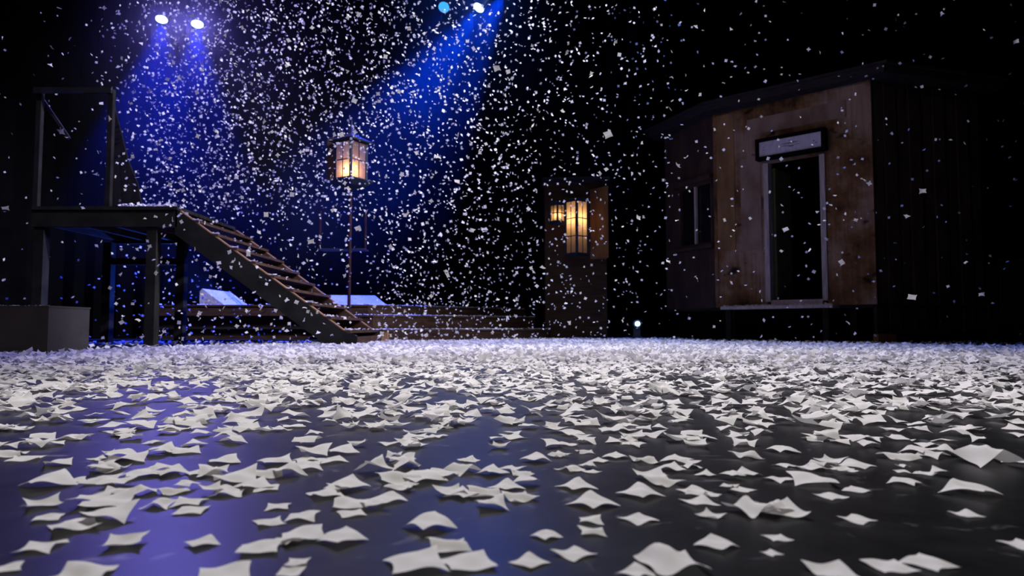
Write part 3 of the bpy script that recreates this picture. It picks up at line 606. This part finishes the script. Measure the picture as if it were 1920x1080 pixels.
HAND=[
(73,1030,74,'flat',8,1,'lone flat white square of paper near the bottom left corner'),(117,1018,28,'flat',40,1,None),
(235,1022,76,'cup',15,.9,'white paper square with a lifted right corner on violet floor'),(380,1022,66,'star',45,.5,'small flat diamond of white paper alone on bright violet floor'),
(140,992,104,'wave',40,.9,None),(205,975,84,'saddle',10,1,None),(90,974,50,'flat',20,1,None),(10,1070,70,'flat',30,1,None),(155,1083,100,'wave',10,.7,None),(420,1080,100,'flat',20,.8,None),(358,960,58,'flat',5,.8,None),
(487,1032,80,'flat',12,.7,None),(505,982,70,'flat',30,.7,None),(567,973,62,'arch',5,.7,None),(567,1010,86,'saddle',20,.6,None),(540,1018,60,'wave',60,.8,None),
(642,1016,92,'arch',50,.9,'bent white scrap arching to a point at lower left centre'),(660,966,62,'flat',28,.8,'white square scrap standing clear left of a pale scuff'),(558,1057,46,'flat',5,.8,None),(545,1080,50,'cup',0,.9,None),
(805,992,100,'arch',-50,1.1,'arched white scrap with a blue-shaded hollow on its right side'),(838,1030,84,'wave',15,.9,None),(780,1064,118,'arch',20,.7,'largest long curved scrap at the bottom centre edge'),(878,1060,96,'flat',20,.5,'flat white square leaning over the long curved scrap at bottom centre'),
(1024,1008,60,'star',40,.8,'star-pointed white scrap on the dark blue floor centre'),(1108,979,50,'arch',0,.6,None),(1111,1001,54,'wave',3,.7,None),(1196,977,74,'flat',32,.5,'flat tilted white square right of the two overlapping scraps'),
(1076,1042,84,'flat',40,.6,'large flat diamond scrap near bottom centre right'),(993,1057,74,'star',45,.6,None),(1258,1062,118,'wave',12,1.1,'broad bridge-shaped white scrap at the bottom right of centre'),(1194,1082,80,'star',40,.8,None),(1343,1027,80,'star',42,.9,'four-pointed white scrap alone on black floor'),
(1333,971,58,'cup',45,.9,'thin boat-shaped scrap left of the big curled pair'),(1407,963,84,'wave',20,1.4,'left half of the big wing-shaped pair of curled scraps'),(1463,966,84,'cup',10,1.2,'right half of the big wing-shaped pair of curled scraps'),(1458,1012,48,'flat',12,.8,None),(1447,1040,42,'flat',30,.9,None),
(1607,977,68,'flat',34,.5,'lone flat slanted scrap on bare black floor'),(1812,967,48,'flat',14,.5,None),(1915,1025,62,'flat',20,.5,None),(1558,1077,84,'cup',5,.6,None),(1668,1066,80,'flat',8,.5,'flat white square at the bottom edge right of centre'),(1740,1062,100,'arch',30,.6,'slanting strip-like scrap touching the flat square at bottom right'),
(108,873,60,'saddle',30,.6,'single leaf-shaped scrap alone on dark violet floor at left'),(90,912,100,'arch',-40,1.4,'folded scrap standing like a ramp over a black hollow at left'),(186,862,44,'flat',60,.8,None),(80,950,80,'cup',40,1.1,None),
(235,865,84,'wave',20,1,None),(300,852,66,'saddle',40,1.2,None),(350,849,64,'arch',30,.9,None),(420,868,72,'star',30,1,None),(205,883,66,'wave',10,1,None),(140,905,56,'flat',40,1,None),(190,905,72,'arch',15,1,None),(262,894,78,'star',40,1,None),(318,890,80,'arch',50,1.1,None),(382,890,80,'star',35,.9,None),
(215,927,60,'wave',5,.9,None),(270,926,66,'tent',30,1,None),(325,925,60,'wave',45,.9,None),(203,952,90,'saddle',20,.9,None),(355,946,62,'flat',5,.8,None),(300,950,60,'wave',0,.9,None),(440,905,84,'saddle',20,.9,None),(430,927,70,'wave',5,.7,None),(475,915,78,'arch',40,.9,None),(15,856,60,'wave',20,.9,None),(50,862,60,'flat',20,.9,None),
(520,870,84,'arch',30,.9,None),(498,893,66,'wave',20,.9,None),(536,892,80,'saddle',40,1,None),(578,882,60,'star',30,.9,None),(572,866,60,'arch',50,.9,None),(500,918,48,'flat',15,.7,None),(622,866,68,'flat',35,.7,None),(640,851,74,'arch',30,.9,None),
(700,887,84,'saddle',35,1.3,None),(762,880,62,'tent',10,1.3,None),(745,903,84,'wave',20,1,None),(792,903,94,'arch',-50,1.3,'arched scrap with a deep blue hollow in the central heap'),(750,916,56,'wave',0,.9,None),(612,931,80,'saddle',30,.9,None),(652,917,84,'arch',45,1.1,None),(657,949,70,'wave',10,.8,None),(728,940,72,'star',40,1,None),
(868,887,72,'tent',40,1.1,None),(922,890,66,'star',40,1,None),(520,953,48,'flat',10,.8,None),(868,932,72,'arch',-40,1.2,None),(908,930,66,'wave',10,1,None),(950,917,70,'star',40,1.1,None),(922,953,66,'saddle',10,.9,None),(880,865,44,'flat',25,.8,None),(760,861,40,'flat',40,.7,None),
(1005,866,58,'arch',40,1.1,None),(1050,853,44,'flat',50,.9,None),(1097,850,36,'wave',10,.9,None),(1125,867,40,'star',45,1,None),(1155,859,50,'arch',35,1,None),(1210,868,52,'wave',10,1,None),(1270,866,62,'star',40,1,None),(1258,884,50,'saddle',20,.8,None),(1068,883,58,'wave',40,.8,None),(1108,886,42,'flat',30,.9,None),(980,892,42,'wave',10,.8,None),
(1080,916,80,'star',30,1.1,'star-shaped scrap with a curled right tip in right-centre foreground'),(1110,949,100,'arch',40,.8,'wide gently bowed scrap on dark floor right of the centre cluster'),(1200,931,88,'arch',40,1.3,None),(1245,908,80,'wave',30,1.3,None),(1302,924,66,'flat',40,.9,None),(1312,945,62,'flat',20,.9,None),(1325,893,44,'arch',30,.9,None),(1335,930,44,'flat',60,.8,None),(1400,893,58,'star',42,1.1,None),(1395,921,52,'flat',45,.7,None),(1425,958,60,'flat',30,.9,None),(1400,860,54,'wave',20,.9,None),(975,937,72,'wave',30,.9,None),
(1465,848,54,'arch',20,1,None),(1470,875,44,'flat',35,.9,None),(1520,881,58,'wave',10,.8,None),(1558,868,62,'cup',40,1,None),(1580,883,44,'flat',10,.6,None),(1605,875,72,'arch',40,.9,None),(1460,902,54,'flat',30,.8,None),(1522,905,84,'arch',-10,1.2,'bridge-like scrap lying over its own shadow right of centre'),(1557,933,62,'flat',25,.5,None),(1607,922,52,'star',40,.7,None),
(1685,862,60,'wave',10,1,None),(1720,852,66,'arch',30,1.1,None),(1748,858,60,'tent',30,1,None),(1695,908,64,'arch',45,1,'thin bowed scrap alone below the right-hand cluster'),(1690,886,28,'flat',0,.8,None),(1735,890,44,'flat',40,.9,None),(1850,870,90,'tent',0,1.5,'large tent-folded scrap near the right edge'),(1905,868,52,'star',42,1,None),(1815,929,112,'saddle',35,.7,'large wide flattened scrap with one raised tip at right'),
]
hand_xy=[]
for px,py,w_,ty,ro,am,lb in HAND:
    o=place_paper(px,py,w_,ty,ro,am,lb); hand_xy.append((o.location.x,o.location.y))
nh=len(HAND)
for px,py,w_,ty,ro,am,lb in HAND:
    if lb is None and 845<py<962 and rng.uniform()<.5:
        place_paper(px+rng.uniform(-.7,.7)*w_,py+rng.uniform(-9,9),w_*rng.uniform(.7,.95),['wave','saddle','arch','flat','cup'][int(rng.integers(5))],rng.uniform(0,90),rng.uniform(.7,1.2),lift=rng.uniform(.001,.006)); nh+=1
hand_xy=np.array(hand_xy)

# density of scraps over the stage floor
from mathutils import noise as mnoise
def cover(x,y):
    """fraction of floor covered, by stage position"""
    base=np.interp(y,[.4,.8,1.2,1.8,2.6,3.6,5,9.6,10.2],[.25,.34,.36,.41,.55,.82,1.15,1.15,.7])
    t=mnoise.noise(Vector((x*2.3,y*1.5,0)))*.9+mnoise.noise(Vector((x*7,y*5,3)))*.9
    base*= max(0.05,1+t*(1.2 if y<2.6 else .5))
    # left patch swept barer
    px=960+x/y*F
    if y>2: 
        if x< -2.6-.1*(y-2): base*=.55
    if px<700 and y>5.4+max(0,px-170)/530*2.6: base*=.10
    if px>1300 and y>8.2-(px-1300)/600*1.9: base*=.12
    return base
def blocked(x,y):
    if x<xr+.03 and 4.88<y<5.5: return True
    if y>8.4 and x<A1[0]+.2 and x>-6: return y>8.7
    # platforms
    t=(x-A1[0])/(B1[0]-A1[0])
    if x<=B1[0] and y>A1[1]+max(0,t)*(B1[1]-A1[1])-.03: return True
    # shed footprint
    if x>2.3:
        p=Vector((x,y,0)); 
        d=(p-FWl.A).dot(FWl.n); s=(p-FWl.A).dot(FWl.u)
        if s>=0 and s<=FWl.L and d<-.15: return True
        if s<0 and (p-SWl.A).dot(SWl.n)<0 and y>9.6: return True
        if s>FWl.L and (p-RWl.A).dot(RWl.n)<0.03: return True
    return False
S=.037
cand=[]
ymax=10.6
# near zone individuals, random
def sample(y0,y1,maxn=None):
    out=[]
    y=y0
    step=.05 if y0<3 else .1
    while y<y1:
        xw=.80*y+.25; area=2*xw*step
        lam=area*1.35/(S*S)
        n=rng.poisson(lam)
        xs=rng.uniform(-xw,xw,n); ys=rng.uniform(y,y+step,n); u=rng.uniform(0,1.35,n)
        for a,b_,c_ in zip(xs,ys,u):
            if c_<cover(a,b_) and not blocked(a,b_): out.append((a,b_))
        y+=step
    return out
pts=sample(.44,ymax)
pts.sort(key=lambda q:q[1])
NEAR_HAND=FL(960,842).y
near=[];far=[]
cnt=0
for x,y in pts:
    if y<NEAR_HAND:      # foreground is laid out scrap by scrap above
        continue
    if cnt<300-nh: near.append((x,y)); cnt+=1
    else: far.append((x,y))
protos=[]
for i in range(14):
    P=sheet(6,1.0,TYPES[i%7],rng.uniform(.7,1.3),rng); P[:,2]-=P[:,2].min(); protos.append(mesh_from('paper_scrap',P,faces_for(6)))
for x,y in near:
    o=bpy.data.objects.new('paper_scrap',protos[int(rng.integers(14))]); C.objects.link(o)
    s=S*rng.uniform(.75,1.2); o.scale=(s,s*rng.uniform(.8,1.05),s*rng.uniform(.7,1.2)); o.location=(x,y,.0008+rng.uniform(0,.004)); o.rotation_euler=(rng.uniform(-.12,.12),rng.uniform(-.12,.12),rng.uniform(0,6.28))
    px=960+x/y*F; g=GL if px<640 else GC if px<1080 else GR
    tag(o,LAB[g],'paper scrap',g)
def heap(name, P2, n, label, cat, smin=.7, smax=1.25, tilt=.25, zfun=None, group=None, lift=.006):
    base=[]
    for i in range(60):
        P=sheet(n,1.0,TYPES[i%7],rng.uniform(.7,1.5),rng); P[:,2]-=P[:,2].min(); base.append(P)
    k=(n+1)**2; V=np.empty((len(P2)*k,3)); 
    f0=faces_for(n); Fc=np.concatenate([f0+i*k for i in range(len(P2))])
    for i,q in enumerate(P2):
        P=base[int(rng.integers(60))]*(S*rng.uniform(smin,smax)); 
        ax,ay=rng.normal(0,tilt,2); Rx=np.array([[1,0,0],[0,math.cos(ax),-math.sin(ax)],[0,math.sin(ax),math.cos(ax)]]); Ry=np.array([[math.cos(ay),0,math.sin(ay)],[0,1,0],[-math.sin(ay),0,math.cos(ay)]])
        P=rotz(P,rng.uniform(0,6.28))@Rx@Ry; P[:,2]-=P[:,2].min()
        z=q[2] if len(q)>2 else 0
        P=P+np.array([q[0],q[1],z+.0008+rng.uniform(0,lift)]); V[i*k:(i+1)*k]=P
    o=bpy.data.objects.new(name,mesh_from(name,V,Fc)); C.objects.link(o); tag(o,label,cat,group,'stuff'); return o
mid=[q for q in far if q[1]<3.6]; rest=[q for q in far if q[1]>=3.6]
print('PAPERS near',len(near),'mid',len(mid),'rest',len(rest))
heap('paper_snow',mid,5,'uncountable white paper scraps strewn over the middle of the stage floor','paper snow',tilt=.16)
heap('paper_snow',rest,3,'dense blue-lit carpet of white paper scraps across the upstage floor','paper snow',tilt=.34,lift=.012)

# paper resting on edges
def line(p,q,n,jit=.03): 
    p=Vector(p);q=Vector(q); return [tuple(p.lerp(q,rng.uniform())+Vector((rng.uniform(-jit,jit)*.3,rng.uniform(-jit,jit),0))) for _ in range(n)]
x225=W(222,387,YN).x
heap('paper_snow',line((x225,YN+.03,zl_top),(xl-.03,YN+.03,zl_top),90,.03)+line((x225,YN+.12,zl_top),(xl-.03,YN+.12,zl_top),90,.06),3,'ragged white paper snow along the front edge of the landing','paper snow',.6,1.0,.5)
pp=[]
for (x0,x1,z) in treads:
    pp+=[(rng.uniform(x0+.02,x1-.01),rng.uniform(YN+.01,YF-.03),z) for _ in range(20)]
    pp+=[(rng.uniform(x1-.10,x1-.01),YN+.01+rng.uniform(0,.08),z) for _ in range(14)]
heap('paper_snow',pp,3,'white paper scraps lying on the treads of the staircase','paper snow',.5,.95)
pp=[]
for A,B,z,n,xlft in ((A1,B1,Z1,380,A1[0]-.25),(A2,B2,Z2,400,A2[0]-.5),(A3,B3,Z3,260,A3[0])):
    pp+=[(a,b_,c_) for a,b_,c_ in line((A[0],A[1]+.03,z),(B[0],B[1]+.03,z),n,.03)]
    pp+=[(a,b_,c_) for a,b_,c_ in line((xlft,A[1]+.03,z),(A[0],A[1]+.03,z),30,.03)]
pp+=line((xy(290,9.3)[0],9.33,Z3),(A3[0],9.33,Z3),120,.03)
heap('paper_snow',pp,3,'rows of white paper snow along the platform edges behind the stairs','paper snow',.5,.85,lift=.003)
pp=[]
for i in range(220):
    s=rng.uniform(sA+.02,sB-.02); q=FWl.P(s,.30-rng.uniform(.01,.08),zS); pp.append((q.x,q.y,zS))
heap('paper_snow',pp,3,'thin line of white paper snow on the step board of the shed','paper snow',.5,.85,lift=.003)
pp=line((-4.4,YC+.03,.0),( xr-.02,YC+.03,.0),60,.03); zt_=XZ(90,573,YC)[1]
heap('paper_snow',[(a,b_,zt_) for a,b_,_ in pp],3,'fine paper snow on the top edge of the grey-brown box','paper snow',.2,.35,.05,lift=.001)

# falling flakes -----------------------------------------------------------
def dens(x,y,z):
    px=960+x/y*F
    d=np.interp(px,[0,150,230,300,450,700,900,1000,1150,1300,1500,1700,1920],[.03,.07,.5,1.3,1.2,.85,.72,.46,.27,.10,.065,.05,.02])
    return d
fl=[]
N=42000
ys=rng.choice([0,1],N,p=[.2,.8]); 
for i in range(N):
    y=rng.uniform(3.2,7.2) if ys[i]==0 else rng.uniform(7.0,9.0)
    x=rng.uniform(-.78*y-.3,.78*y+.3); z=rng.uniform(.02,.72*y+.2)
    if z>.2+.5*y: continue
    if rng.uniform()>dens(x,y,z)*.8: continue
    if ys[i]==0 and rng.uniform()>.55: continue
    if y>6.7 and y<8.5 and x<xl+1.9 and z<zl_top+.05 and x>xL-.1:   # not inside the stairs
        continue
    if x>2.2 and y>7.6: y-=1.6
    if z<.06: continue
    fl.append((x,y,z))
fl.sort(key=lambda q:q[1])
BIG=[(1140,252,15,'large white flake hanging between the far hut and the shed'),(583,453,13,'pale flake falling just above the lower stairs'),(932,128,13,'large flake falling through the central blue beam'),
(115,247,11,'bluish square flake in front of the timber frame'),(10,390,12,'blue flake at the far left edge above the box'),(95,122,9,'small pale flake high in the top left dark'),(782,287,11,'white flake right of the street lantern, higher of two'),(822,295,11,'white flake right of the street lantern, lower of two'),
(1256,203,11,'white flake falling over the left end of the shed roof'),(1271,310,11,'white flake before the shed side wall above its window'),(1710,557,14,'soft round flake falling low in front of the dark shed side'),(1730,358,12,'white flake falling before the right side of the shed'),
(1700,405,10,'triangular flake below the one right of the shed corner'),(1590,605,9,'violet flake close to the floor right of the door step'),(1578,492,11,'leaf-shaped flake before the wall right of the doorway'),(1619,337,11,'white flake against the shed wall right of the sign'),
(1473,430,10,'upright flake falling inside the dark doorway'),(1307,523,11,'slanted flake below the shed side window'),(1305,50,9,'white flake high above the shed'),(1766,25,10,'white flake in the top right dark'),
(671,428,11,'diamond flake in front of the lamp post shelf'),(715,410,11,'pointed flake just right of the lamp post shelf'),(857,340,10,'flake falling midway between the two lantern groups'),(407,247,9,'bright flake left of centre among the dense snow'),
(1840,552,10,'tilted flake at the far right above the floor'),(1905,78,9,'dim flake at the top right corner'),(617,98,9,'bright flake high above the street lantern'),(1253,490,9,'white flake left of the shed base'),(540,120,9,'round flake high between the blue beams'),(1197,408,9,'white flake right of the far hut')]
fprot=[]
for i in range(12):
    P=sheet(4,1.0,TYPES[i%7],rng.uniform(.8,1.6),rng); P-=P.mean(0); fprot.append(mesh_from('falling_flake',P,faces_for(4)))
def flake(x,y,z,s,label,group=None,rot=None):
    o=bpy.data.objects.new('falling_flake',fprot[int(rng.integers(12))]); C.objects.link(o); o.location=(x,y,z); o.scale=(s,s*rng.uniform(.7,1),s)
    o.rotation_euler=rot or tuple(rng.uniform(0,6.28,3)); tag(o,label,'snowflake',group); return o
for px,py,w_,lb in BIG:
    Y=.036*F/w_; p=W(px,py,Y); flake(p.x,p.y,p.z,.038,lb,rot=(math.radians(60+rng.uniform(-20,20)),rng.uniform(-.4,.4),rng.uniform(0,3)))
n_ind=300-len(BIG)
for x,y,z in fl[:n_ind]:
    px=960+x/y*F
    if px<640: g,l='falling flakes over the staircase side','small white paper flake falling on the staircase side of the stage'
    elif px<1200: g,l='falling flakes in the middle','small white paper flake falling in the middle of the stage'
    else: g,l='falling flakes before the shed','small white paper flake falling in front of the shed side'
    flake(x,y,z,S*.62*rng.uniform(.6,1.15),l,g)
rest=fl[n_ind:]
print('FLAKES',len(fl))
n=2; k=9; base=[]
for i in range(40):
    P=sheet(n,1.0,TYPES[i%7],rng.uniform(.8,1.6),rng); P-=P.mean(0); base.append(P@rand_rot(rng))
V=np.empty((len(rest)*k,3)); f0=faces_for(n); Fc=np.concatenate([f0+i*k for i in range(len(rest))])
for i,q in enumerate(rest):
    V[i*k:(i+1)*k]=(base[int(rng.integers(40))]@rand_rot(rng))*(S*rng.uniform(.4,.85))+np.array(q)
o=bpy.data.objects.new('falling_snow',mesh_from('falling_snow',V,Fc)); C.objects.link(o)
tag(o,'thousands of tiny white paper flakes falling upstage through blue light','falling snow',kind='stuff')
